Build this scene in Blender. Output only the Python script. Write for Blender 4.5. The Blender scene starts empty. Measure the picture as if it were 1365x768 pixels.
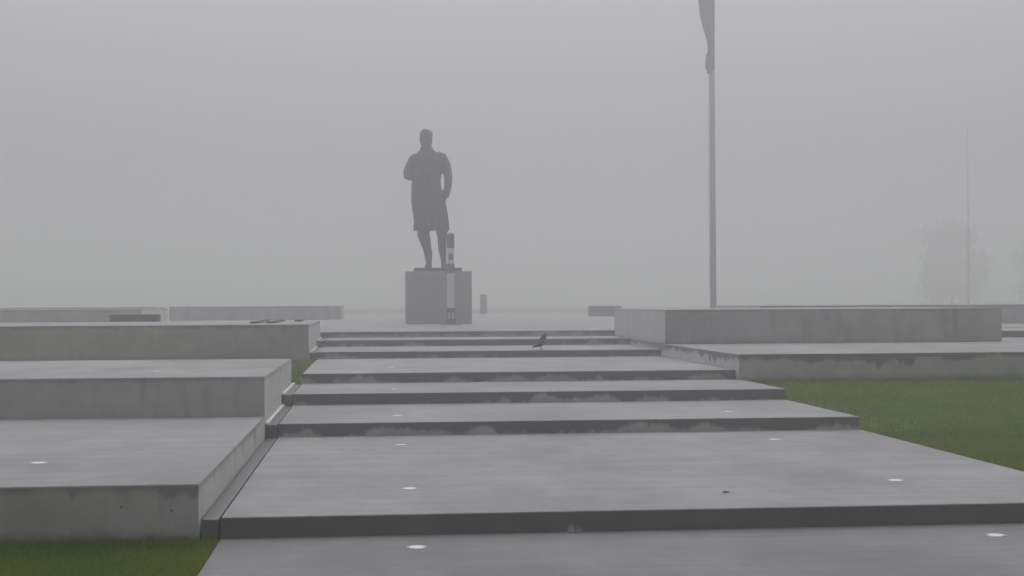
import bpy, bmesh, math, random
import numpy as np
from mathutils import Vector, Matrix, noise as mnoise

random.seed(7)
rng = np.random.default_rng(7)
S = bpy.context.scene
COL = S.collection
R = math.radians

# ------------------------------------------------------------------ camera
EYE = Vector((0.0, 0.0, 1.67))
YAW = math.atan(185 / 1950)          # camera turned a little to the right of the stair axis
PITCH = math.atan(20.1 / 1950)
ROLL = 0.005
cam_d = bpy.data.cameras.new('camera')
cam = bpy.data.objects.new('camera', cam_d)
COL.objects.link(cam)
cam_d.sensor_width = 36.0
cam_d.lens = 1950 / 1365 * 36.0
cam_d.clip_start = 0.1
cam_d.clip_end = 3000
fw = Vector((math.sin(YAW) * math.cos(PITCH), math.cos(YAW) * math.cos(PITCH), math.sin(PITCH)))
r0 = Vector((math.cos(YAW), -math.sin(YAW), 0))
u0 = r0.cross(fw)
rt = r0 * math.cos(ROLL) - u0 * math.sin(ROLL)
up = u0 * math.cos(ROLL) + r0 * math.sin(ROLL)
cam.matrix_world = Matrix(((rt.x, up.x, -fw.x, EYE.x), (rt.y, up.y, -fw.y, EYE.y),
                           (rt.z, up.z, -fw.z, EYE.z), (0, 0, 0, 1)))
S.camera = cam

# ------------------------------------------------------------------ world: closed overcast sky
SUN_EL, SUN_AZ = R(66), R(8)         # high, ahead of the camera, behind thick cloud
W = bpy.data.worlds.new('World')
S.world = W
W.use_nodes = True
nt = W.node_tree
nt.nodes.clear()
wo = nt.nodes.new('ShaderNodeOutputWorld')
bg = nt.nodes.new('ShaderNodeBackground')
sky = nt.nodes.new('ShaderNodeTexSky')
sky.sky_type = 'NISHITA'
sky.sun_disc = False
sky.sun_elevation = SUN_EL
sky.sun_rotation = SUN_AZ
sky.air_density = 1.0
sky.dust_density = 2.0
sky.ozone_density = 1.0
hsv = nt.nodes.new('ShaderNodeHueSaturation')
hsv.inputs['Saturation'].default_value = 0.06
# overcast luminance: dome brighter towards the zenith (1 + 2 sin h) / 3
tc = nt.nodes.new('ShaderNodeTexCoord')
sx = nt.nodes.new('ShaderNodeSeparateXYZ')
mr = nt.nodes.new('ShaderNodeMapRange')
mr.inputs['From Min'].default_value = 0.0
mr.inputs['From Max'].default_value = 1.0
mr.inputs['To Min'].default_value = 0.24
mr.inputs['To Max'].default_value = 8.0
vm = nt.nodes.new('ShaderNodeVectorMath')
vm.operation = 'SCALE'
nt.links.new(sky.outputs[0], hsv.inputs['Color'])
nt.links.new(tc.outputs['Generated'], sx.inputs[0])
nt.links.new(sx.outputs['Z'], mr.inputs['Value'])
nt.links.new(hsv.outputs[0], vm.inputs[0])
nt.links.new(mr.outputs[0], vm.inputs['Scale'])
tint = nt.nodes.new('ShaderNodeVectorMath')
tint.operation = 'MULTIPLY'
tint.inputs[1].default_value = (1.0, 0.988, 1.016)          # cool neutral grey cloud
nt.links.new(vm.outputs[0], tint.inputs[0])
nt.links.new(tint.outputs[0], bg.inputs['Color'])
bg.inputs['Strength'].default_value = 0.05
nt.links.new(bg.outputs[0], wo.inputs['Surface'])

sun_d = bpy.data.lights.new('sun', 'SUN')
sun_d.energy = 0.5
sun_d.angle = R(50)
sun_d.color = (1.0, 0.98, 0.95)
sun = bpy.data.objects.new('sun', sun_d)
COL.objects.link(sun)
sdir = Vector((math.sin(SUN_AZ) * math.cos(SUN_EL), math.cos(SUN_AZ) * math.cos(SUN_EL), math.sin(SUN_EL)))
sun.rotation_euler = sdir.to_track_quat('Z', 'Y').to_euler()
sun.location = (0, 60, 60)

S.view_settings.view_transform = 'Standard'
S.view_settings.look = 'None'
S.view_settings.gamma = 1.0
S.view_settings.exposure = -0.42
S.render.engine = 'CYCLES'
S.cycles.volume_bounces = 4
S.cycles.max_bounces = 8
S.cycles.use_denoising = True


# ------------------------------------------------------------------ helpers
def tag(o, label=None, cat=None, group=None, kind=None):
    if label: o['label'] = label
    if cat: o['category'] = cat
    if group: o['group'] = group
    if kind: o['kind'] = kind
    return o

def empty(name, loc=(0, 0, 0), parent=None):
    o = bpy.data.objects.new(name, None)
    COL.objects.link(o)
    o.location = loc
    o.empty_display_size = 0.2
    if parent: o.parent = parent
    return o

def link_mesh(name, me, mats, parent=None, loc=(0, 0, 0)):
    o = bpy.data.objects.new(name, me)
    COL.objects.link(o)
    if not isinstance(mats, (list, tuple)): mats = [mats]
    if not me.materials:
        for m in mats: me.materials.append(m)
    o.location = loc
    if parent: o.parent = parent
    return o

def from_bm(name, bm, mats, parent=None, loc=(0, 0, 0), smooth=False):
    me = bpy.data.meshes.new(name)
    bm.normal_update()
    bm.to_mesh(me)
    bm.free()
    if smooth:
        me.polygons.foreach_set('use_smooth', [True] * len(me.polygons))
    return link_mesh(name, me, mats, parent, loc)

def add_box(bm, x0, x1, y0, y1, z0, z1, bevel=0.0, seg=2, top_mat=None):
    vs = [bm.verts.new(p) for p in ((x0, y0, z0), (x1, y0, z0), (x1, y1, z0), (x0, y1, z0),
                                    (x0, y0, z1), (x1, y0, z1), (x1, y1, z1), (x0, y1, z1))]
    fs = [bm.faces.new([vs[i] for i in f]) for f in ((3, 2, 1, 0), (4, 5, 6, 7), (0, 1, 5, 4),
                                                     (1, 2, 6, 5), (2, 3, 7, 6), (3, 0, 4, 7))]
    es = list({e for f in fs for e in f.edges})
    if bevel:
        bmesh.ops.bevel(bm, geom=es, offset=bevel, segments=seg, affect='EDGES', profile=0.6)
    return fs

def loft(bm, rings, n=20, cap=True):
    """rings: (cx, cy, cz, rx, ry[, power]) stacked sections, ellipse in xy"""
    prev = None
    first = None
    for rg in rings:
        cx, cy, cz, rx, ry = rg[:5]
        p = rg[5] if len(rg) > 5 else 2.0
        cur = []
        for i in range(n):
            a = 2 * math.pi * i / n
            c, s = math.cos(a), math.sin(a)
            k = (abs(c) ** p + abs(s) ** p) ** (-1 / p)
            cur.append(bm.verts.new((cx + rx * c * k, cy + ry * s * k, cz)))
        if prev:
            for i in range(n):
                bm.faces.new((prev[i], prev[(i + 1) % n], cur[(i + 1) % n], cur[i]))
        else:
            first = cur
        prev = cur
    if cap:
        bm.faces.new(prev)
        bm.faces.new(first[::-1])

def tube(bm, pts, n=12, cap=True, flat=1.0):
    """pts: (x, y, z, r) chain of round sections following the path"""
    P = [Vector(p[:3]) for p in pts]
    prev = None
    first = None
    ref = None
    for i, p in enumerate(pts):
        if i == 0: t = P[1] - P[0]
        elif i == len(P) - 1: t = P[-1] - P[-2]
        else: t = P[i + 1] - P[i - 1]
        t.normalize()
        if ref is None:
            ref = Vector((0, 1, 0)) if abs(t.y) < 0.9 else Vector((1, 0, 0))
        b = t.cross(ref).normalized()
        c = b.cross(t).normalized()
        ref = c
        cur = []
        for k in range(n):
            a = 2 * math.pi * k / n
            cur.append(bm.verts.new(P[i] + (b * math.cos(a) + c * math.sin(a) * flat) * p[3]))
        if prev:
            for k in range(n):
                bm.faces.new((prev[k], prev[(k + 1) % n], cur[(k + 1) % n], cur[k]))
        else:
            first = cur
        prev = cur
    if cap:
        bm.faces.new(prev)
        bm.faces.new(first[::-1])

def ball(bm, c, rx, ry, rz, rot=None):
    m = Matrix.Translation(c)
    if rot: m = m @ rot
    m = m @ Matrix.Diagonal((rx, ry, rz, 1))
    bmesh.ops.create_uvsphere(bm, u_segments=20, v_segments=14, radius=1.0, matrix=m)

def remesh(name, bm, voxel, mat, parent=None, loc=(0, 0, 0), smooth_iter=4):
    """fuse overlapping sections into one continuous skin"""
    bmesh.ops.recalc_face_normals(bm, faces=bm.faces)
    me = bpy.data.meshes.new('tmp')
    bm.to_mesh(me)
    bm.free()
    o = bpy.data.objects.new('tmp', me)
    COL.objects.link(o)
    m = o.modifiers.new('r', 'REMESH')
    m.mode = 'VOXEL'
    m.voxel_size = voxel
    m.use_smooth_shade = True
    s = o.modifiers.new('s', 'SMOOTH')
    s.factor = 0.5
    s.iterations = smooth_iter
    dg = bpy.context.evaluated_depsgraph_get()
    new = bpy.data.meshes.new_from_object(o.evaluated_get(dg))
    bpy.data.objects.remove(o)
    new.name = name
    new.materials.clear()
    new.polygons.foreach_set('use_smooth', [True] * len(new.polygons))
    return link_mesh(name, new, mat, parent, loc)


# ------------------------------------------------------------------ materials
class NB:
    def __init__(self, name):
        self.m = bpy.data.materials.new(name)
        self.m.use_nodes = True
        self.nt = self.m.node_tree
        self.b = self.nt.nodes['Principled BSDF']
        self.out = self.nt.nodes['Material Output']
    def n(self, t, **kw):
        nd = self.nt.nodes.new(t)
        for k, v in kw.items(): setattr(nd, k, v)
        return nd
    def l(self, a, b):
        self.nt.links.new(a, b)
    def val(self, x, sock):
        if isinstance(x, (int, float)): sock.default_value = x
        else: self.l(x, sock)
    def math(self, op, a, b=None, c=None, clamp=False):
        nd = self.n('ShaderNodeMath', operation=op)
        nd.use_clamp = clamp
        self.val(a, nd.inputs[0])
        if b is not None: self.val(b, nd.inputs[1])
        if c is not None: self.val(c, nd.inputs[2])
        return nd.outputs[0]
    def coords(self, scale=(1, 1, 1), off=None, kind='Object'):
        t = self.n('ShaderNodeTexCoord')
        mp = self.n('ShaderNodeMapping')
        mp.inputs['Scale'].default_value = scale
        self.l(t.outputs[kind], mp.inputs['Vector'])
        return mp.outputs[0]
    def world(self, scale=(1, 1, 1)):
        g = self.n('ShaderNodeNewGeometry')
        mp = self.n('ShaderNodeMapping')
        mp.inputs['Scale'].default_value = scale
        self.l(g.outputs['Position'], mp.inputs['Vector'])
        return mp.outputs[0]
    def noise(self, vec, scale, detail=4, rough=0.55, dim='3D'):
        nd = self.n('ShaderNodeTexNoise', noise_dimensions=dim)
        nd.inputs['Scale'].default_value = scale
        nd.inputs['Detail'].default_value = detail
        nd.inputs['Roughness'].default_value = rough
        if dim == '1D': self.l(vec, nd.inputs['W'])
        else: self.l(vec, nd.inputs['Vector'])
        return nd.outputs[0]
    def ramp(self, f, stops):
        nd = self.n('ShaderNodeValToRGB')
        el = nd.color_ramp.elements
        while len(el) < len(stops): el.new(0.5)
        for e, (p, c) in zip(el, stops):
            e.position = p
            e.color = (c, c, c, 1) if isinstance(c, (int, float)) else (*c, 1)
        self.l(f, nd.inputs[0])
        return nd.outputs[0]
    def mix(self, f, a, b, mode='MIX'):
        nd = self.n('ShaderNodeMix', data_type='RGBA', blend_type=mode)
        self.val(f, nd.inputs[0])
        for x, s in ((a, nd.inputs[6]), (b, nd.inputs[7])):
            if isinstance(x, tuple): s.default_value = (*x, 1)
            else: self.l(x, s)
        return nd.outputs[2]
    def attr(self, name):
        nd = self.n('ShaderNodeAttribute', attribute_type='OBJECT')
        nd.attribute_name = name
        return nd.outputs['Fac']
    def bump(self, h, strength, dist):
        nd = self.n('ShaderNodeBump')
        nd.inputs['Strength'].default_value = strength
        nd.inputs['Distance'].default_value = dist
        self.l(h, nd.inputs['Height'])
        self.l(nd.outputs[0], self.b.inputs['Normal'])
    def smooth(self, v, a, b):
        nd = self.n('ShaderNodeMapRange', interpolation_type='SMOOTHSTEP')
        nd.clamp = True
        self.val(v, nd.inputs['Value'])
        self.val(a, nd.inputs['From Min'])
        self.val(b, nd.inputs['From Max'])
        return nd.outputs[0]

def simple(name, col, rough=0.6, metal=0.0, var=0.25, scale=6.0):
    k = NB(name)
    f = k.noise(k.world(), scale, 5, 0.6)
    a = tuple(c * (1 - var) for c in col)
    b = tuple(min(1, c * (1 + var)) for c in col)
    k.l(k.mix(f, a, b), k.b.inputs['Base Color'])
    k.b.inputs['Roughness'].default_value = rough
    k.b.inputs['Metallic'].default_value = metal
    return k.m

def mat_concrete_top():
    """damp broom-finished concrete deck: fine strokes across the stair, water film patches"""
    k = NB('concrete_deck')
    broom = k.noise(k.world((0.9, 26, 1)), 3.0, 5, 0.65)
    broom2 = k.noise(k.world((0.3, 3.5, 1)), 1.6, 4, 0.6)
    cloud = k.noise(k.world((1, 0.55, 1)), 0.8, 6, 0.6)
    cloud2 = k.noise(k.world((1, 0.7, 1)), 2.6, 6, 0.68)
    grit = k.noise(k.world(), 120, 3, 0.7)
    v = k.math('MULTIPLY', broom, 0.10)
    v = k.math('ADD', v, k.math('MULTIPLY', broom2, 0.08))
    v = k.math('ADD', v, k.math('MULTIPLY', cloud, 0.38))
    v = k.math('ADD', v, k.math('MULTIPLY', cloud2, 0.30))
    v = k.math('ADD', v, k.math('MULTIPLY', grit, 0.14))
    tone = k.attr('tone')
    base = k.ramp(v, [(0.33, (0.130, 0.128, 0.130)), (0.5, (0.192, 0.189, 0.191)), (0.68, (0.275, 0.271, 0.273))])
    tonec = k.n('ShaderNodeCombineColor')
    for i in range(3): k.l(tone, tonec.inputs[i])
    base = k.mix(1.0, base, tonec.outputs[0], 'MULTIPLY')
    # water held at the arris and at the foot of the next rise: irregular damp bands
    so = k.n('ShaderNodeSeparateXYZ')
    k.l(k.coords(), so.inputs[0])
    rag = k.math('SUBTRACT', k.noise(k.world((1, 1, 1)), 3.3, 5, 0.65), 0.5)
    e1 = k.math('SUBTRACT', 1.0, k.smooth(k.math('ADD', so.outputs[1], k.math('MULTIPLY', rag, 0.16)), 0.02, 0.07))
    back = k.math('SUBTRACT', k.attr('tread'), so.outputs[1])
    e2 = k.math('SUBTRACT', 1.0, k.smooth(k.math('ADD', back, k.math('MULTIPLY', rag, 1.5)), 0.05, 0.42))
    damp = k.math('MAXIMUM', k.math('MULTIPLY', e1, 0.45), k.math('MULTIPLY', e2, 0.42))
    patch = k.smooth(k.noise(k.world((0.8, 0.6, 1)), 0.55, 5, 0.62), 0.55, 0.68)
    damp = k.math('MAXIMUM', damp, k.math('MULTIPLY', patch, 0.30))
    base = k.mix(damp, base, (0.075, 0.073, 0.073))
    # a few small dark specks
    sp = k.n('ShaderNodeTexVoronoi', feature='F1')
    sp.inputs['Scale'].default_value = 1.7
    k.l(k.world((1, 1, 1)), sp.inputs['Vector'])
    dots = k.smooth(sp.outputs['Distance'], 0.020, 0.034)
    base = k.mix(dots, (0.08, 0.075, 0.07), base)
    k.l(base, k.b.inputs['Base Color'])
    wet = k.smooth(k.math('ADD', k.math('MULTIPLY', cloud, 0.6), k.math('MULTIPLY', broom2, 0.4)), 0.40, 0.62)
    ro = k.math('SUBTRACT', 0.66, k.math('MULTIPLY', wet, 0.12))
    k.l(ro, k.b.inputs['Roughness'])
    k.b.inputs['Specular IOR Level'].default_value = 0.38
    k.bump(k.math('ADD', k.math('MULTIPLY', broom, 0.7), k.math('MULTIPLY', grit, 0.4)), 0.35, 0.004)
    return k.m

def mat_concrete_side():
    """cast concrete face: rain water runs down from the top edge (custom depth), algae at the foot"""
    k = NB('concrete_face')
    oc = k.coords()
    sp = k.n('ShaderNodeSeparateXYZ')
    k.l(oc, sp.inputs[0])
    ox, oy, oz = sp.outputs
    along = k.math('ADD', ox, k.math('MULTIPLY', oy, 1.37))
    along = k.math('ADD', along, k.attr('seed'))
    down = k.math('MULTIPLY', oz, -1.0)                      # metres below the top edge
    def fbm(off, sc, det, ro):
        return k.noise(k.math('ADD', along, off), sc, det, ro, '1D')
    low = k.smooth(fbm(11.7, 0.30, 1, 0.5), 0.36, 0.66)
    torn = k.math('SUBTRACT', fbm(3.1, 1.7, 5, 0.58), 0.30, clamp=True)
    d = k.math('ADD', k.math('MULTIPLY', torn, 1.7), k.math('MULTIPLY', low, 0.40))
    d = k.math('MULTIPLY', d, k.attr('stain'))
    tip = k.smooth(fbm(77.7, 0.75, 5, 0.62), 0.57, 0.80)
    tip = k.math('MULTIPLY', tip, k.math('ADD', 0.55, k.math('MULTIPLY', fbm(23.9, 9.0, 3, 0.6), 0.9)))
    d = k.math('ADD', d, k.math('MULTIPLY', tip, k.attr('drip')))
    wob = k.noise(k.world((1, 1, 0.45)), 13, 5, 0.7)
    dd = k.math('ADD', down, k.math('MULTIPLY', k.math('SUBTRACT', wob, 0.5), 0.085))
    edge = k.math('ADD', d, 0.05)
    wet = k.math('SUBTRACT', 1.0, k.smooth(dd, k.math('SUBTRACT', d, 0.02), edge))
    # dry concrete
    pan = k.noise(k.world((0.5, 0.5, 0.5)), 1.6, 4, 0.6)
    cl = k.noise(k.world(), 2.4, 6, 0.62)
    fine = k.noise(k.world(), 70, 3, 0.7)
    v = k.math('ADD', k.math('MULTIPLY', pan, 0.45), k.math('MULTIPLY', cl, 0.40))
    v = k.math('ADD', v, k.math('MULTIPLY', fine, 0.15))
    base = k.ramp(v, [(0.34, (0.205, 0.202, 0.199)), (0.52, (0.305, 0.301, 0.297)), (0.68, (0.40, 0.395, 0.39))])
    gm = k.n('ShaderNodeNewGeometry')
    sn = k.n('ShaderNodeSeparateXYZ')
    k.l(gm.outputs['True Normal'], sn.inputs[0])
    side_lit = k.smooth(k.math('ABSOLUTE', sn.outputs['X']), 0.6, 0.8)     # stronger light on the sideways faces, painted in as paler concrete
    base = k.mix(side_lit, base, k.mix(v, (0.36, 0.355, 0.35), (0.60, 0.595, 0.585)))
    # air holes
    vo = k.n('ShaderNodeTexVoronoi', feature='F1')
    vo.inputs['Scale'].default_value = 3.4
    k.l(k.world(), vo.inputs['Vector'])
    hole = k.smooth(vo.outputs['Distance'], 0.025, 0.05)
    base = k.mix(hole, (0.07, 0.068, 0.066), base)
    # faint damp band with streaks below the stain
    streak = k.noise(k.world((3.2, 3.2, 0.5)), 1.0, 4, 0.65)
    sk = k.math('MULTIPLY', k.smooth(streak, 0.52, 0.72), k.attr('streak'))
    base = k.mix(sk, base, (0.105, 0.103, 0.102))
    base = k.mix(k.math('MULTIPLY', wet, k.attr('wet')), base, k.mix(cl, (0.050, 0.049, 0.050), (0.085, 0.083, 0.084)))
    # algae at the foot
    foot = k.math('ADD', k.math('SUBTRACT', k.attr('height'), down), k.math('MULTIPLY', k.math('SUBTRACT', cl, 0.5), 0.16))
    alg = k.math('MULTIPLY', k.math('SUBTRACT', 1.0, k.smooth(foot, 0.0, 0.12)), k.attr('algae'))
    base = k.mix(alg, base, (0.060, 0.068, 0.040))
    k.l(base, k.b.inputs['Base Color'])
    k.l(k.math('SUBTRACT', 0.72, k.math('MULTIPLY', wet, 0.22)), k.b.inputs['Roughness'])
    k.b.inputs['Specular IOR Level'].default_value = 0.35
    k.bump(k.math('ADD', k.math('MULTIPLY', hole, 0.6), k.math('MULTIPLY', fine, 0.3)), 0.4, 0.006)
    return k.m

def mat_grass_ground():
    k = NB('lawn_turf')
    a = k.noise(k.world(), 0.6, 5, 0.6)
    b = k.noise(k.world(), 14, 5, 0.65)
    c = k.math('ADD', k.math('MULTIPLY', a, 0.5), k.math('MULTIPLY', b, 0.5))
    k.l(k.ramp(c, [(0.3, (0.036, 0.075, 0.004)), (0.5, (0.058, 0.110, 0.006)), (0.7, (0.090, 0.130, 0.012))]), k.b.inputs['Base Color'])
    k.b.inputs['Roughness'].default_value = 0.9
    k.b.inputs['Specular IOR Level'].default_value = 0.1
    k.bump(b, 0.6, 0.03)
    return k.m

def mat_blade():
    k = NB('grass_blades')
    a = k.noise(k.world(), 0.7, 4, 0.6)
    b = k.noise(k.world(), 30, 2, 0.5)
    at = k.n('ShaderNodeAttribute')
    at.attribute_name = 'rnd'
    c = k.math('ADD', k.math('MULTIPLY', a, 0.70), k.math('ADD', k.math('MULTIPLY', b, 0.12), k.math('MULTIPLY', at.outputs['Fac'], 0.3)))
    k.l(k.ramp(c, [(0.25, (0.044, 0.108, 0.003)), (0.5, (0.098, 0.166, 0.005)), (0.68, (0.165, 0.195, 0.010)), (0.84, (0.20, 0.18, 0.03))]), k.b.inputs['Base Color'])
    k.b.inputs['Roughness'].default_value = 0.6
    k.b.inputs['Specular IOR Level'].default_value = 0.15
    tr = k.n('ShaderNodeBsdfTranslucent')
    src = k.b.inputs['Base Color'].links[0].from_socket
    k.l(src, tr.inputs['Color'])
    ms = k.n('ShaderNodeMixShader')
    ms.inputs[0].default_value = 0.45
    k.l(k.b.outputs[0], ms.inputs[1])
    k.l(tr.outputs[0], ms.inputs[2])
    k.l(ms.outputs[0], k.out.inputs['Surface'])
    return k.m

M_TOP = mat_concrete_top()
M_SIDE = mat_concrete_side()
M_TURF = mat_grass_ground()
M_BLADE = mat_blade()
M_BRONZE = simple('weathered_bronze', (0.022, 0.023, 0.023), 0.55, 0.4, 0.4, 5)
M_GRANITE = simple('grey_granite', (0.24, 0.24, 0.242), 0.6, 0, 0.22, 9)
M_GROOVE = simple('cut_lettering', (0.175, 0.175, 0.178), 0.7)
M_STEEL = simple('wet_steel', (0.55, 0.56, 0.57), 0.25, 1.0, 0.2, 8)
M_EDGE = simple('pale_gleam_strip', (0.70, 0.70, 0.69), 0.4, 0, 0.15, 14)  # pale colour painted for the bright wet gleam along the edging
M_GUTTER = simple('gutter_concrete', (0.075, 0.075, 0.077), 0.4, 0, 0.3, 12)
M_DARK = simple('dark_timber', (0.028, 0.027, 0.027), 0.85, 0, 0.3, 20)
M_LENS = simple('frosted_lens', (0.62, 0.62, 0.60), 0.5, 0, 0.06, 30)
M_RIM = simple('lamp_rim', (0.30, 0.30, 0.31), 0.4, 0.8, 0.15, 20)
M_WHITE = simple('white_enamel', (0.56, 0.56, 0.56), 0.5, 0, 0.05, 8)
M_PANEL = simple('dark_enamel', (0.070, 0.070, 0.074), 0.4, 0, 0.15, 8)
M_POLE = simple('painted_pole', (0.24, 0.24, 0.25), 0.55, 0.1, 0.12, 2)
M_FLAG = simple('wet_flag_cloth', (0.030, 0.030, 0.036), 0.9, 0, 0.25, 3)
M_CROW = simple('crow_feathers', (0.010, 0.010, 0.011), 0.9, 0, 0.3, 60)
M_BARK = simple('wet_bark', (0.045, 0.038, 0.030), 0.9, 0, 0.3, 6)
M_LEAF = simple('tree_leaves', (0.050, 0.062, 0.026), 0.7, 0, 0.35, 1)
M_DEADLEAF = simple('dead_leaf', (0.030, 0.020, 0.014), 0.6, 0, 0.3, 60)


# ------------------------------------------------------------------ ground
PROFILE = [(-300, -0.07), (6, -0.06), (10.2, -0.045), (11.2, 0.02), (13, 0.085), (16.9, 0.10), (18.5, 0.20), (20.2, 0.30),
           (22.4, 0.41), (23.4, 0.545), (28.4, 0.565), (29.0, 0.50), (34.0, 0.52), (38, 0.55), (90, 0.60), (99, 0.93), (600, 0.93)]
def gz(y):
    for (a, za), (b, zb) in zip(PROFILE, PROFILE[1:]):
        if a <= y <= b: return za + (zb - za) * (y - a) / (b - a)
    return PROFILE[-1][1]
bm = bmesh.new()
xs = [-600, -200, -60, -30, -15, -8, -4, -1, 2, 6, 9, 12, 16, 24, 40, 80, 200, 600]
ys = [-300, -100, -30, -5] + [p[0] for p in PROFILE[1:-1]] + [140, 220, 350, 600]
grid = [[bm.verts.new((x, y, gz(y))) for x in xs] for y in ys]
for j in range(len(ys) - 1):
    for i in range(len(xs) - 1):
        bm.faces.new((grid[j][i], grid[j][i + 1], grid[j + 1][i + 1], grid[j + 1][i]))
tag(from_bm('ground', bm, M_TURF), kind='structure')

# mown grass: a mesh of single blades where the lawn is near enough to show them
def grass_patch(regions):
    V, F, A = [], [], []
    base = 0
    for (x0, x1, y0, y1, dens, h) in regions:
        n = int((x1 - x0) * (y1 - y0) * dens)
        x = rng.uniform(x0, x1, n)
        y = rng.uniform(y0, y1, n)
        ang = rng.uniform(0, 2 * np.pi, n)
        patch = np.array([mnoise.noise(Vector((a * 0.9, b * 0.9, 3.0))) for a, b in zip(x, y)])
        hh = h * rng.uniform(0.55, 1.25, n) * (1 + 0.45 * patch)
        w = rng.uniform(0.004, 0.008, n)
        lean = rng.uniform(0.1, 0.75, n) * hh
        la = rng.uniform(0, 2 * np.pi, n)
        z = np.array([gz(b) for b in y]) - 0.004
        cx, cy = np.cos(ang) * w, np.sin(ang) * w
        lx, ly = np.cos(la) * lean, np.sin(la) * lean
        p0 = np.stack([x - cx, y - cy, z], 1)
        p1 = np.stack([x + cx, y + cy, z], 1)
        p2 = np.stack([x + cx * .7 + lx * .35, y + cy * .7 + ly * .35, z + hh * .6], 1)
        p3 = np.stack([x - cx * .7 + lx * .35, y - cy * .7 + ly * .35, z + hh * .6], 1)
        p4 = np.stack([x + lx, y + ly, z + hh], 1)
        V.append(np.stack([p0, p1, p2, p3, p4], 1).reshape(-1, 3))
        k = base + np.arange(n) * 5
        F.append(np.stack([np.stack([k, k + 1, k + 2], 1), np.stack([k, k + 2, k + 3], 1), np.stack([k + 3, k + 2, k + 4], 1)], 1).reshape(-1, 3))
        A.append(np.repeat(rng.uniform(0, 1, n), 5))
        base += n * 5
    V = np.concatenate(V)
    F = np.concatenate(F)
    A = np.concatenate(A)
    me = bpy.data.meshes.new('grass')
    me.vertices.add(len(V))
    me.vertices.foreach_set('co', V.astype(np.float32).ravel())
    me.loops.add(len(F) * 3)
    me.loops.foreach_set('vertex_index', F.astype(np.int32).ravel())
    me.polygons.add(len(F))
    me.polygons.foreach_set('loop_start', np.arange(0, len(F) * 3, 3, dtype=np.int32))
    me.update(calc_edges=True)
    at = me.attributes.new('rnd', 'FLOAT', 'POINT')
    at.data.foreach_set('value', A.astype(np.float32))
    return link_mesh('grass', me, M_BLADE)
g = grass_patch([(-4.6, -1.13, 7.6, 10.52, 6500, 0.040), (5.83, 9.5, 11.5, 17.0, 2600, 0.036), (5.83, 13.0, 17.0, 22.4, 1500, 0.036),
                 (9.5, 13.0, 13.0, 17.0, 1500, 0.036), (-2.6, -1.13, 22.5, 28.4, 1800, 0.045),
                 (-4.6, -1.13, 10.40, 10.57, 5200, 0.066), (-1.26, -1.10, 7.6, 10.5, 4200, 0.05), (5.76, 5.86, 11.5, 22.4, 2600, 0.045),
                 (5.9, 12.5, 22.30, 22.48, 2600, 0.06)])
tag(g, 'short mown green lawn grass beside the concrete steps', 'grass', kind='stuff')


# ------------------------------------------------------------------ concrete blocks and stair slabs
def concrete_box(name, x0, x1, y0, y1, z0, z1, parent=None, stain=0.06, drip=0.25, wet=0.8, streak=0.35, algae=0.7,
                 tone=1.0, bevel=0.014, height=None, seed=None, tread=None):
    cx, cy = (x0 + x1) / 2, y0
    bm = bmesh.new()
    add_box(bm, x0 - cx, x1 - cx, y0 - cy, y1 - cy, z0 - z1, 0, bevel)
    bm.normal_update()
    for f in bm.faces:
        f.material_index = 0 if f.normal.z > 0.3 else 1
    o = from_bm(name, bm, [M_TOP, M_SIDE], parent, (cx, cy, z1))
    o['stain'] = float(stain); o['drip'] = float(drip); o['wet'] = float(wet); o['streak'] = float(streak)
    o['tread'] = float(tread if tread is not None else y1 - y0)
    o['algae'] = float(algae); o['tone'] = float(tone)
    o['height'] = float(height if height is not None else z1 - z0)
    o['seed'] = float(seed if seed is not None else random.uniform(0, 90))
    return o

SX0, SX1 = -1.09, 5.755
ZS = [0.0, 0.15, 0.30, 0.45, 0.60, 0.735, 0.875, 1.01]
YS = [-3.0, 10.6, 16.95, 20.05, 22.7, 28.7, 32.2, 34.6]
stair = empty('stairway', (2.3, 10.6, 0))
tag(stair, kind='structure')
WETS = [(.1, .0), (2.4, .1), (.20, .08), (.27, .06), (.20, .08), (.20, .06), (.23, .06)]
for k in range(7):
    x1 = SX1 if k < 4 else 5.695
    o = concrete_box('step_slab', SX0, x1, YS[k], YS[k + 1] + 0.25, ZS[k] - 0.30, ZS[k],
                     stain=WETS[k][0], drip=WETS[k][1], wet=0.95, streak=0.2, algae=0.0,
                     tone=[0.62, 0.95, 1.0, 0.98, 1.02, 1.0, 1.0][k], bevel=0.012, seed=11.3 * k + 2, tread=YS[k + 1] - YS[k])
    o.parent = stair
    o.location = Vector(o.location) - Vector(stair.location)
    # drainage channel on the block side of every slab
    if k in (0, 4): continue
    bm = bmesh.new()
    add_box(bm, -1.222, -1.106, YS[k] + 0.004, YS[k + 1] + 0.20, ZS[k] - 0.26, ZS[k] - 0.012, 0.006)
    gt = from_bm('gutter', bm, M_GUTTER)
    gt.parent = stair
    gt.location = -Vector(stair.location)
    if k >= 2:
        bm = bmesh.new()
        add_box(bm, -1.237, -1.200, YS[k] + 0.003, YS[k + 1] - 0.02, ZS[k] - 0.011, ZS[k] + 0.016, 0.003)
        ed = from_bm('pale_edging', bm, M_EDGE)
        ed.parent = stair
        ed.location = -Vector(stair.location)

plaza = concrete_box('plaza', -40, 45, 34.6, 100, 0.40, 1.01, stain=.10, drip=.05, wet=.95, streak=.2, algae=0, bevel=0.01, seed=5)
tag(plaza, kind='structure')

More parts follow.
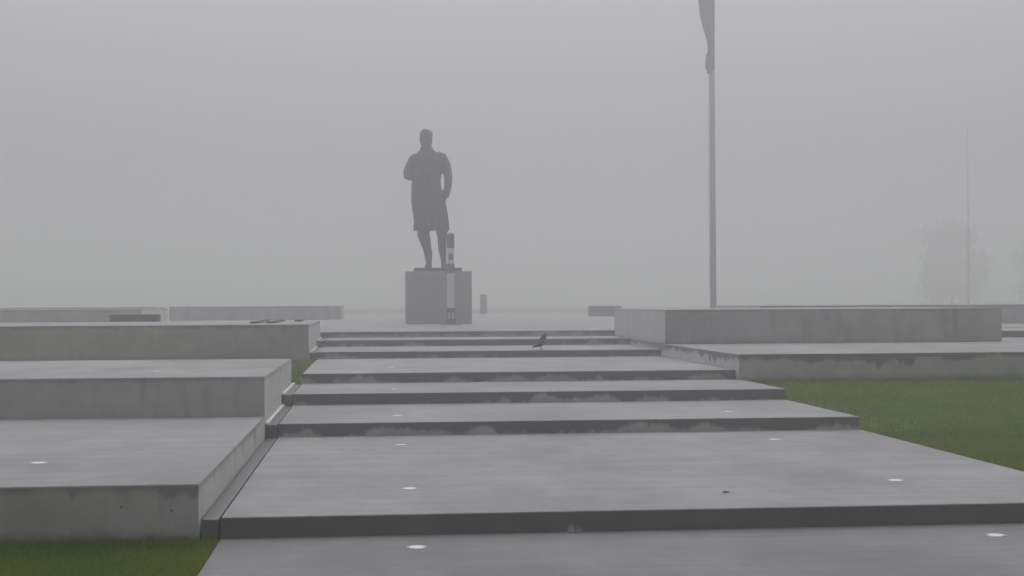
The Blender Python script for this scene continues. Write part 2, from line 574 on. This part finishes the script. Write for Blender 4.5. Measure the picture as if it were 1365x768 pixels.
def block(label, *a, group=None, **kw):
    o = concrete_box('concrete_block', *a, **kw)
    return tag(o, label, 'block', group)
GL = 'concrete blocks rising beside the steps'
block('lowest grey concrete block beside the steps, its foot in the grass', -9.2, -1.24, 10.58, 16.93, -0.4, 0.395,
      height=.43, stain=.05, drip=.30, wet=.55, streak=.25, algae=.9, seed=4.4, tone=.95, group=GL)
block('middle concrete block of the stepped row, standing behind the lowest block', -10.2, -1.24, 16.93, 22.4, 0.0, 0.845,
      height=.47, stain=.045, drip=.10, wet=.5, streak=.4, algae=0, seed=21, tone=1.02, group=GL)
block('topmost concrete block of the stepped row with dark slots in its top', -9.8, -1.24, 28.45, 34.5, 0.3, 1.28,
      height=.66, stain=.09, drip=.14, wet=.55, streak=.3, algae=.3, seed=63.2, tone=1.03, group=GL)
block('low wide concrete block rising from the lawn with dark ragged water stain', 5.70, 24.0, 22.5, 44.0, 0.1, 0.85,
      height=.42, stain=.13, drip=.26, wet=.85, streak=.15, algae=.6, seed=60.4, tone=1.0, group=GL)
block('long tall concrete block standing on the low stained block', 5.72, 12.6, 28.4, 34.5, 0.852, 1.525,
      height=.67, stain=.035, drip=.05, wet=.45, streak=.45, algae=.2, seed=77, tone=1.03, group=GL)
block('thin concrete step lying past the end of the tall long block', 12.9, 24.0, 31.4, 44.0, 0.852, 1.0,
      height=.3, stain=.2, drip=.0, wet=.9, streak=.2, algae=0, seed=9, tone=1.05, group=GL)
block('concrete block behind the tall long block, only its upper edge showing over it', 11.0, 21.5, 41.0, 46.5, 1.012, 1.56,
      height=.55, stain=.05, drip=.06, wet=.4, streak=.3, algae=0, seed=31, group=GL)
GF = 'low concrete blocks far across the plaza'
block('far concrete block half hidden behind the dark bench', -19.0, -7.42, 48.0, 54.0, 1.012, 1.535,
      stain=.06, drip=.08, wet=.5, streak=.4, algae=0, seed=14, group=GF)
block('faint far concrete block seen past the end of a darker one', -15.5, -8.98, 62.0, 64.5, 1.012, 1.575,
      stain=.06, drip=.08, wet=.4, streak=.4, algae=0, seed=18, group=GF)
block('faint far concrete block whose corner stands next to the open plaza', -8.46, -1.34, 62.0, 68.0, 1.012, 1.585,
      stain=.06, drip=.08, wet=.4, streak=.4, algae=0, seed=52, group=GF)

# dark slots in the top of the upper block
for n_, (xa, ya, yb) in enumerate([(-2.50, 30.1, 34.0), (-2.16, 30.1, 34.0), (-1.75, 33.0, 34.2)]):
    bm = bmesh.new()
    add_box(bm, xa, xa + 0.14, ya, yb, 1.278, 1.318, 0.006)
    o = from_bm('slot_grate', bm, M_DARK)
    tag(o, ['dark slot grate in the upper block, farthest from the steps', 'dark slot grate in the upper block, between the two others',
            'short dark slot grate in the upper block, nearest the steps'][n_], 'grate', 'slot grates in the upper block')


# ------------------------------------------------------------------ recessed floor lights
def floor_light(x, y, z, label):
    root = empty('floor_light', (x, y, z))
    tag(root, label, 'floor light', 'round floor lights set into the concrete')
    bm = bmesh.new()
    loft(bm, [(0, 0, -0.01, .075, .075), (0, 0, .003, .075, .075), (0, 0, .005, .072, .072)], 28)
    from_bm('rim', bm, M_RIM, root)
    bm = bmesh.new()
    loft(bm, [(0, 0, .002, .056, .056), (0, 0, .006, .054, .054), (0, 0, .007, .04, .04), (0, 0, .0075, .01, .01)], 28)
    from_bm('lens', bm, M_LENS, root, smooth=True)
names = ['lowest', 'second', 'second', 'third', 'fourth', 'fifth']
rows = [(10.05, 0), (12.05, 1), (15.8, 1), (17.9, 2), (20.95, 3), (24.6, 4)]
for (y, k), nm in zip(rows, names):
    extra = ' near its front edge' if y == 12.05 else (' near its back edge' if y == 15.8 else '')
    floor_light(.29, y, ZS[k], f'white floor light in {nm} step slab{extra}, stepped block side')
    if k < 3:
        floor_light(4.40, y, ZS[k], f'white floor light in {nm} step slab{extra}, lawn side')
floor_light(-2.70, 12.15, .395, 'white floor light in the top of the lowest concrete block')
floor_light(-2.66, 18.4, .845, 'white floor light in the top of the middle concrete block')


# ------------------------------------------------------------------ monument: bronze figure on a granite pedestal
SY = 48.2                                    # distance of the statue plane
PX = 1 / 40.3                                # metres per picture unit used in the figure's drawing below
mon = empty('statue', (2.118, SY, 1.01))
tag(mon, 'dark bronze statue of a standing man in long coat and cap on stone pedestal', 'statue')
bm = bmesh.new()
add_box(bm, -1.055, 1.055, -1.0, 1.0, 0.0, 1.70, 0.012)
ped = from_bm('pedestal', bm, M_GRANITE, mon)
bm = bmesh.new()
add_box(bm, -.78, .75, -.75, .75, 1.702, 1.818, 0.02)
from_bm('bronze_plinth', bm, M_BRONZE, mon)
# two worn, unreadable lines cut in the stone: short strokes only
bm = bmesh.new()
for (zz, xa, xb, hh) in ((1.42, -.70, .60, .10), (1.23, -.60, .05, .06)):
    x = xa
    while x < xb:
        w = random.uniform(.035, .075)
        add_box(bm, x, x + w, -1.004, -.99, zz, zz + hh)
        x += w + random.uniform(.02, .05) + (0.07 if random.random() < .15 else 0)
tag(from_bm('inscription', bm, M_GROOVE, ped), kind='stuff')

bm = bmesh.new()
def P(px, py, d=0.0):                         # figure drawing -> metres; d = units towards the viewer
    return (px * PX, -d * PX, py * PX)
def L(rows, n=24):
    loft(bm, [(c * PX, -d * PX, z * PX, rx * PX, ry * PX, p) for (c, d, z, rx, ry, p) in rows], n)
def T(rows, n=14, flat=1.0):
    tube(bm, [(*P(x, z, d), r * PX) for (x, z, d, r) in rows], n, True, flat)
# legs in breeches and boots (x, height, forward, radius)
T([(-7, 62, 0, 10), (-10, 52, 1, 9.0), (-10.4, 45, 1.5, 8.2), (-8.2, 37, 1, 7.4), (-5.8, 27, -.3, 5.7), (-3.9, 20, -1, 5.6), (-3.7, 12, -.6, 4.6), (-3.3, 6, 0, 3.9), (-3.6, .8, 0, 4.4)])
T([(12, 62, 0, 9.5), (14, 50, 1, 8.0), (14.4, 43, 1, 6.6), (14.4, 36, .5, 5.8), (14.6, 28, -.8, 5.5), (15.4, 20, -1, 4.9), (16.2, 12, -.5, 4.0), (16.6, 6, 0, 3.7), (17, .8, 0, 4.2)])
for fx, tx in ((-3.8, -7), (17, 19)):
    T([(fx, 3.0, -4, 3.4), (fx, 3.2, 0, 4.2), ((fx + tx) / 2, 2.6, 5, 4.0), (tx, 1.9, 11, 3.2), (tx + (tx - fx) * .1, 1.6, 14, 1.9)], 12, .75)
# coat: hem to shoulders (centre x, forward, height, half width, half depth, squareness)
L([(0.5, 0, 50.5, 20.5, 12.5, 2.3), (0.2, 0, 53, 21.5, 13, 2.3), (-.5, 0, 60, 22, 13, 2.3), (-1.5, 0, 70, 22.4, 13, 2.3), (-2.4, 0, 80, 23, 13, 2.3),
   (-4, 0, 90, 22.5, 12.5, 2.3), (-5.6, 0, 102, 20.6, 12, 2.3), (-6.4, 0, 112, 19.2, 11.5, 2.3), (-5.8, .5, 122, 19.2, 12, 2.3), (-4.5, 1, 132, 21, 12.5, 2.3),
   (-4.5, 1, 140, 21.8, 12, 2.2), (-4.8, .5, 147, 20.5, 10.8, 2.1), (-5, 0, 152, 16, 9, 2), (-5.2, 0, 156, 10.5, 7.5, 2), (-5.6, 0, 159.5, 7.8, 6.8, 2)], 32)
# coat flare folds at the hem
for fx, fd, rr in ((-20.4, 3, 3.6), (-10, 11.5, 2.8), (1, 13, 2.6), (12, 12, 2.8), (20.8, 3, 3.2), (19.5, -6, 3), (-18, -6, 3)):
    T([(fx * .9, 88, fd * .9, .8), (fx * .97, 70, fd, rr * .7), (fx * 1.0, 56, fd * 1.03, rr), (fx * 1.02, 49.6, fd * 1.04, rr * .9)], 8)
# belt, lapels, collar
L([(-6.2, 0, 108.5, 20.0, 12.6, 2.3), (-6.4, 0, 112.5, 19.6, 12.4, 2.3)], 32)
T([(-11, 157, 6, 1.6), (-9, 146, 11.5, 2.0), (-6, 132, 14, 1.6), (-4.5, 114, 12.8, .8)], 8)
T([(-.5, 157, 6, 1.6), (-1, 146, 11.5, 2.0), (-3.4, 132, 14, 1.6), (-4.5, 114, 12.8, .8)], 8)
L([(-5.6, 0, 156, 9.2, 8.0, 2), (-5.8, 0, 160, 8.4, 7.4, 2), (-6, 0, 162, 7.4, 6.6, 2)], 20)
# neck and head
L([(-5.8, 0, 155, 7.6, 7, 2), (-6, .5, 162, 6.8, 6.8, 2), (-6.1, 1, 167, 6.6, 7, 2)], 16)
L([(-6.2, 4.5, 160.6, 2.6, 2.6, 2), (-6.2, 3.6, 161.8, 5.6, 5.4, 2), (-6.3, 2.2, 164, 7.4, 7.8, 2), (-6.4, 1.2, 168, 8.2, 9, 2), (-6.4, .8, 172, 8.4, 9.6, 2), (-6.3, .6, 176, 8.2, 9.4, 2), (-6, .4, 180, 6.6, 7.8, 2), (-6, .2, 182.4, 3.5, 4, 2)], 22)
T([(-6.2, 173.6, 9.5, 1.0), (-6.2, 170.5, 11.6, 1.3), (-6.2, 168.6, 12.2, 1.5), (-6.2, 168, 9.5, 1.2)], 8)      # nose
for sx_ in (-1, 1):
    ball(bm, P(-6.4 + sx_ * 7.8, 171, 0), .9 * PX, 1.8 * PX, 2.7 * PX)                                           # ears
    T([(-6.3 + sx_ * 1.6, 174.4, 10.2, .9), (-6.3 + sx_ * 5.2, 174.2, 8.2, .9)], 8)                              # brow
    ball(bm, P(-6.3 + sx_ * 3.1, 172.2, 8.9), 1.3 * PX, .9 * PX, .8 * PX)                                        # eyes
T([(-8.6, 165.4, 8.8, .7), (-6.2, 165.6, 10.0, .9), (-3.8, 165.4, 8.8, .7)], 8)                                   # mouth
# cap: band, crown leaning to one side, peak
L([(-6.2, .4, 175.5, 8.6, 9.8, 2), (-6.4, .4, 178.5, 8.6, 9.8, 2)], 24)
cap = bmesh.new()
loft(cap, [(0, 0, 0, 8.4 * PX, 9.6 * PX), (0, 0, 3.4 * PX, 8.3 * PX, 9.2 * PX), (0, 0, 5.8 * PX, 7.4 * PX, 8.2 * PX), (0, 0, 7.4 * PX, 5.4 * PX, 6.4 * PX), (0, 0, 8.2 * PX, 2.4 * PX, 3 * PX)], 24)
bmesh.ops.transform(cap, matrix=Matrix.Translation(P(-6.4, 176.6, .4)) @ Matrix.Rotation(R(24), 4, 'Y'), verts=cap.verts)
tm = bpy.data.meshes.new('t'); cap.to_mesh(tm); cap.free(); bm.from_mesh(tm)
T([(-12.5, 176.0, 7, 1.0), (-9.5, 175.2, 11.4, 1.2), (-6.2, 174.9, 12.8, 1.2), (-2.9, 175.2, 11.4, 1.2), (.1, 176.0, 7, 1.0)], 8, .7)
# bent arm (hand at the chest)
T([(-17, 147.5, 0, 7.5), (-22, 143.5, 0, 8.0), (-26.6, 136, 0, 7.2), (-30, 128.5, .5, 6.8), (-30.6, 123, 2, 6.3), (-27.5, 121.8, 6, 6.0), (-22.5, 122.6, 10.5, 5.3), (-16.5, 124.6, 14, 4.5), (-12.5, 126, 15.5, 3.6)])
T([(-14.5, 125.2, 14.8, 4.9), (-12.6, 126, 15.6, 4.9)], 12)
def hand(base, d, across, out, curl, flip=1):
    """palm, four unequal bent fingers and a thumb leaving the palm's side (drawing units)"""
    b, d, a, o = Vector(base), Vector(d).normalized(), Vector(across).normalized(), Vector(out).normalized()
    def V(v): return P(v.x, v.z, v.y)
    pts = [b, b + d * 3.2, b + d * 6.0]
    for off in (-1.6, 0, 1.6):
        T([(*(p + a * off)[:1], (p + a * off).z, (p + a * off).y, r) for p, r in zip(pts, (1.5, 1.8, 1.6))], 8)
    for i, ln in enumerate((5.0, 5.7, 5.3, 4.2)):
        s = b + d * 5.6 + a * ((i - 1.5) * 1.45)
        p1 = s + d * ln * .42 + o * curl * .4
        p2 = p1 + d * ln * .28 + o * curl * 1.1
        p3 = p2 + d * ln * .10 + o * curl * 1.3
        T([(p.x, p.z, p.y, r) for p, r in zip((s, p1, p2, p3), (.95, .9, .8, .6))], 8)
    s = b + d * 1.6 - a * 2.4 * flip
    p1 = s + d * 2.0 - a * 1.8 * flip + o * .8
    p2 = p1 + d * 2.2 - a * .3 * flip + o * .9
    T([(p.x, p.z, p.y, r) for p, r in zip((s, p1, p2), (1.2, 1.05, .75))], 8)
hand((-12.5, 15.8, 126), (1, .05, .35), (-.3, 0, 1), (0, -.6, -.2), .9, -1)
# hanging arm
T([(7, 149, 0, 7.5), (14, 146, 0, 8.2), (19, 138, -.5, 7.2), (21.8, 129, -1, 6.2), (23.0, 120, -1, 5.6), (22.6, 110, .5, 5.2), (20.6, 101, 2.5, 4.7), (19.0, 94.5, 4, 3.9)])
T([(19.4, 97, 3.6, 4.9), (18.9, 94.6, 4.1, 4.9)], 12)
hand((18.8, 4.2, 94.5), (-.16, .12, -1), (0, 1, .1), (-1, 0, 0), .9, -1)
fig = remesh('figure', bm, 0.022, M_BRONZE, mon, (-.208, 0, 1.815), 3)


# ------------------------------------------------------------------ banded post in front of the pedestal
tot = empty('banded_post', (2.352, 44.6, 1.01))
tag(tot, 'slim banded post with white shaft and dark head in front of statue pedestal', 'post')
def tbox(name, w, z0, z1, mat, dep=None, parent=tot, x=0.0, bev=0.008, y0=None):
    b_ = bmesh.new()
    dep = dep or w
    add_box(b_, x - w / 2, x + w / 2, -dep / 2 if y0 is None else y0, dep / 2 if y0 is None else y0 + dep, z0, z1, bev)
    return from_bm(name, b_, mat, parent)
u_ = 1 / 43.6
base_ = tbox('post_base', .275, 0.0, 22.5 * u_, M_PANEL)
tbox('white_mark', .05, 8 * u_, 17 * u_, M_WHITE, .012, base_, -.05, 0, -.146)
tbox('white_mark', .05, 8 * u_, 17 * u_, M_WHITE, .012, base_, .055, 0, -.146)
tbox('foot_plate', .62, 0.0, .035, M_GRANITE, .5)
tbox('shaft', .205, 22.5 * u_ + .002, 69 * u_, M_WHITE)
tbox('collar', .225, 69 * u_ + .002, 81.5 * u_, M_PANEL)
wp = tbox('white_panel', .20, 81.5 * u_ + .002, 102.5 * u_, M_WHITE)
tbox('dark_mark', .135, 86.5 * u_, 94.5 * u_, M_PANEL, .01, wp, 0, 0, -.106)
b_ = bmesh.new()
loft(b_, [(0, 0, 102.5 * u_ + .002, .118, .118, 6), (0, 0, 119 * u_, .118, .118, 6), (0, 0, 121.5 * u_, .105, .105, 5), (0, 0, 123 * u_, .05, .05, 2)], 24)
from_bm('head', b_, M_PANEL, tot)


# ------------------------------------------------------------------ dark pillar, benches
pil = empty('litter_bin', (6.85, 91.0, 1.01))
tag(pil, 'upright dark pillar bin standing alone on the far plaza', 'bin')
b_ = bmesh.new()
loft(b_, [(0, 0, 0.0, .20, .20, 3), (0, 0, .08, .22, .22, 3), (0, 0, 1.02, .22, .22, 3)], 24)
from_bm('body', b_, M_DARK, pil)
b_ = bmesh.new()
loft(b_, [(0, 0, 1.03, .19, .19, 3), (0, 0, 1.12, .19, .19, 3)], 24)
from_bm('neck', b_, M_DARK, pil)
b_ = bmesh.new()
loft(b_, [(0, 0, 1.122, .23, .23, 3), (0, 0, 1.19, .22, .22, 3), (0, 0, 1.23, .12, .12, 2)], 24)
from_bm('lid', b_, M_PANEL, pil)

def bench(loc, w, dep, h, label):
    root = empty('bench', loc)
    tag(root, label, 'bench', 'dark block benches on the plaza')
    for i in range(4):
        b_ = bmesh.new()
        d0 = -dep / 2 + i * dep / 4
        add_box(b_, -w / 2, w / 2, d0 + .006, d0 + dep / 4 - .006, h - .18, h, .012)
        from_bm('seat_board', b_, M_DARK, root)
    for s_ in (-1, 1):
        b_ = bmesh.new()
        add_box(b_, s_ * w * .25 - w * .24, s_ * w * .25 + w * .24, -dep / 2 + .02, dep / 2 - .02, 0, h - .182, .01)
        from_bm('leg', b_, M_DARK, root)
bench((-5.97, 37.6, 1.01), 1.17, .6, .42, 'dark low bench showing behind the topmost block of the stepped row')
bench((11.12, 70.0, 1.01), 1.5, .8, .50, 'dark bench at the far plaza, partly covered by the tall long block')


# ------------------------------------------------------------------ flagpole with a limp flag
FP = (14.13, 60.0)
fpole = empty('flagpole', (FP[0], FP[1], 1.01))
tag(fpole, 'tall grey flagpole rising behind the long tall block', 'flagpole')
b_ = bmesh.new()
tube(b_, [(0, 0, 0, .135), (0, 0, 6, .125), (0, 0, 11, .115), (0, 0, 16.2, .085)], 20)
from_bm('pole', b_, M_POLE, fpole, smooth=True)
b_ = bmesh.new()
loft(b_, [(0, 0, 0, .24, .24), (0, 0, .04, .24, .24), (0, 0, .06, .16, .16), (0, 0, .25, .15, .15)], 20)
from_bm('base_flange', b_, M_POLE, fpole)
b_ = bmesh.new()
loft(b_, [(0, 0, 16.19, .10, .10), (0, 0, 16.26, .12, .12), (0, 0, 16.33, .07, .07), (0, 0, 16.36, .02, .02)], 16)
from_bm('finial', b_, M_STEEL, fpole)
b_ = bmesh.new()
tube(b_, [(-.16, -.02, 1.2, .008), (-.17, -.02, 8, .008), (-.14, -.02, 16.15, .008)], 6)
from_bm('halyard', b_, M_POLE, fpole)
# flag hanging in folds: a cloth strip whose gathered width changes with height
b_ = bmesh.new()
zt, zb = 16.0, 10.28
prof = [(16.0, .12), (15.6, .36), (14.6, .58), (13.6, .56), (12.7, .54), (12.3, .48), (11.9, .38), (11.5, .26), (11.05, .26), (10.85, .38), (10.55, .46), (10.28, .32)]
def wid(z):
    for (za, wa), (zc, wb) in zip(prof, prof[1:]):
        if zc <= z <= za: return wb + (wa - wb) * (z - zc) / (za - zc)
    return prof[-1][1]
NZ, NU = 60, 44
gridf = []
for j in range(NZ + 1):
    z = zt + (zb - zt) * j / NZ
    w = wid(z)
    row = []
    for i in range(NU + 1):
        t = i / NU
        ph = 1.4 * math.sin(z * .8)
        x = .09 - (w + .16) * (t ** .8) * (.80 + .20 * math.cos(t * 9 + z * .7))
        y = -.17 - .02 * w + (.02 + .10 * w) * math.sin(t * 13.0 + ph) * (.4 + .6 * t)
        zz = z - .25 * t * (1 - j / NZ) + .10 * math.sin(t * 7 + 1) * (j / NZ)
        row.append(b_.verts.new((x, y, zz)))
    gridf.append(row)
for j in range(NZ):
    for i in range(NU):
        b_.faces.new((gridf[j][i], gridf[j + 1][i], gridf[j + 1][i + 1], gridf[j][i + 1]))
fl = from_bm('flag', b_, M_FLAG, None, (FP[0], FP[1], 1.01), smooth=True)
sm = fl.modifiers.new('thickness', 'SOLIDIFY'); sm.thickness = .006
tag(fl, 'limp wet flag hanging in folds against the flagpole', 'flag')


# ------------------------------------------------------------------ crow
cr = empty('crow', (3.30, 28.84, ZS[5]))
cr.scale = (.86, .95, 1.18)
cr.rotation_euler.z = R(-8)
tag(cr, 'dark crow standing on the edge of a step', 'crow')
bm = bmesh.new()
tube(bm, [(-.190, 0, .052, .010), (-.150, 0, .060, .017), (-.100, 0, .074, .026), (-.055, 0, .096, .052), (-.005, 0, .124, .070), (.036, 0, .156, .072),
          (.066, 0, .190, .062), (.086, 0, .220, .048), (.100, 0, .243, .041), (.108, 0, .260, .037), (.114, 0, .276, .027), (.116, 0, .288, .010)], 18)
tube(bm, [(.120, 0, .258, .022), (.144, 0, .252, .015), (.164, 0, .243, .009), (.180, 0, .233, .003)], 10)
for s_ in (-1, 1):
    # folded wing hugging the flank
    tube(bm, [(.070, s_ * .044, .176, .016), (.030, s_ * .066, .140, .026), (-.03, s_ * .050, .106, .024), (-.09, s_ * .030, .080, .014), (-.15, s_ * .012, .064, .006)], 10)
    # leg: thigh, shank, three toes forward and one back
    tube(bm, [(.010, s_ * .024, .105, .024), (.016, s_ * .026, .075, .013), (.006, s_ * .027, .055, .0075), (.012, s_ * .027, .012, .006)], 8)
    for dx, dy in ((.045, 0), (.038, .022), (.038, -.022), (-.03, 0)):
        tube(bm, [(.012, s_ * .027, .010, .006), (.012 + dx * .5, s_ * .027 + dy * .5, .010, .0055), (.012 + dx, s_ * .027 + dy, .005, .0045)], 6)
# spread of tail feathers
for s_ in (-1, 0, 1):
    tube(bm, [(-.10, s_ * .010, .074, .014), (-.15, s_ * .018, .060, .012), (-.205, s_ * .024, .046, .006)], 8, True, .6)
remesh('body', bm, 0.0042, M_CROW, cr, (0, 0, -.001), 2)

# fallen leaf
b_ = bmesh.new()
pts = []
for i in range(14):
    a = 2 * math.pi * i / 14
    rr = .032 * (1 + .35 * math.cos(3 * a) * random.uniform(.5, 1))
    pts.append(b_.verts.new((rr * math.cos(a) * 1.25, rr * math.sin(a), .006 + .012 * abs(math.sin(a)))))
c_ = b_.verts.new((0, 0, .004))
for i in range(14): b_.faces.new((c_, pts[i], pts[(i + 1) % 14]))
lf = from_bm('fallen_leaf', b_, M_DEADLEAF, None, (2.79, 11.46, .152))
lf.scale = (.75, .75, .6)
lf.modifiers.new('t', 'SOLIDIFY').thickness = .002
tag(lf, 'small dark fallen leaf on the second step slab', 'leaf')


# ------------------------------------------------------------------ far trees and mast in the fog
def tree(loc, h, rad, seed, label, nleaf=5200):
    rnd = random.Random(seed)
    root = empty('tree', loc)
    tag(root, label, 'tree', 'trees dissolving in the fog')
    b_ = bmesh.new()
    tube(b_, [(0, 0, -.1, .30), (.05, 0, h * .18, .22), (.1, .05, h * .45, .15), (0, 0, h * .8, .06)], 10)
    ends = []
    for i in range(11):
        a = rnd.uniform(0, 6.28)
        z0 = h * rnd.uniform(.2, .55)
        rr = rad * rnd.uniform(.55, .95)
        e = Vector((rr * math.cos(a), rr * math.sin(a), z0 + h * rnd.uniform(.08, .36)))
        tube(b_, [(.06, .02, z0, .09), (e.x * .45, e.y * .45, z0 + (e.z - z0) * .6, .06), (e.x, e.y, e.z, .02)], 7)
        ends.append(e)
    from_bm('trunk', b_, M_BARK, root)
    clumps = [(e, rad * rnd.uniform(.26, .44)) for e in ends]
    for i in range(34):
        a = rnd.uniform(0, 6.28)
        rr = rad * math.sqrt(rnd.random()) * .75
        clumps.append((Vector((rr * math.cos(a), rr * math.sin(a), h * rnd.uniform(.16, .95) * (1 - .25 * rr / rad))), rad * rnd.uniform(.26, .42)))
    vs, fs = [], []
    for i in range(nleaf):
        c, r = clumps[rnd.randrange(len(clumps))]
        p = c + Vector((rnd.gauss(0, .5), rnd.gauss(0, .5), rnd.gauss(0, .42))) * r
        s = rnd.uniform(.16, .32)
        d1 = Vector((rnd.gauss(0, 1), rnd.gauss(0, 1), rnd.gauss(0, 1))).normalized()
        d2 = d1.orthogonal().normalized()
        k = len(vs)
        vs += [p - d1 * s, p + d2 * s * .6, p + d1 * s, p - d2 * s * .6]
        fs.append((k, k + 1, k + 2, k + 3))
    me = bpy.data.meshes.new('crown')
    me.from_pydata([tuple(v) for v in vs], [], fs)
    link_mesh('crown', me, M_LEAF, root)
tree((77.4, 190, .93), 11.8, 4.2, 3, 'rounded tree faint in the fog, next to the thin mast', 14000)
tree((92.5, 194, .93), 10.6, 4.0, 5, 'faint tree in the fog past the thin mast, cut by picture edge', 11000)
mast = empty('mast', (49.5, 118, .93))
tag(mast, 'thin tall mast faint in the fog beside the rounded tree', 'mast')
b_ = bmesh.new()
tube(b_, [(0, 0, 0, .10), (0, 0, 5, .075), (0, 0, 10, .05), (0, 0, 14.9, .035)], 12)
from_bm('pole', b_, M_POLE, mast)
b_ = bmesh.new()
loft(b_, [(0, 0, 14.9, .08, .08), (0, 0, 15.1, .1, .1), (0, 0, 15.2, .03, .03)], 12)
from_bm('cap', b_, M_POLE, mast)


# ------------------------------------------------------------------ fog
bm = bmesh.new()
add_box(bm, -640, 640, -340, 640, -1.3, 18.2)
k = NB('fog_volume')
k.nt.nodes.remove(k.b)
pv = k.n('ShaderNodeVolumePrincipled')
pv.inputs['Color'].default_value = (0.905, 0.90, 0.918, 1)
pv.inputs['Density'].default_value = 0.0122
pv.inputs['Anisotropy'].default_value = 0.78
k.l(pv.outputs[0], k.out.inputs['Volume'])
hz = from_bm('haze', bm, k.m)
tag(hz, 'even grey fog filling the whole place', 'fog', kind='stuff')
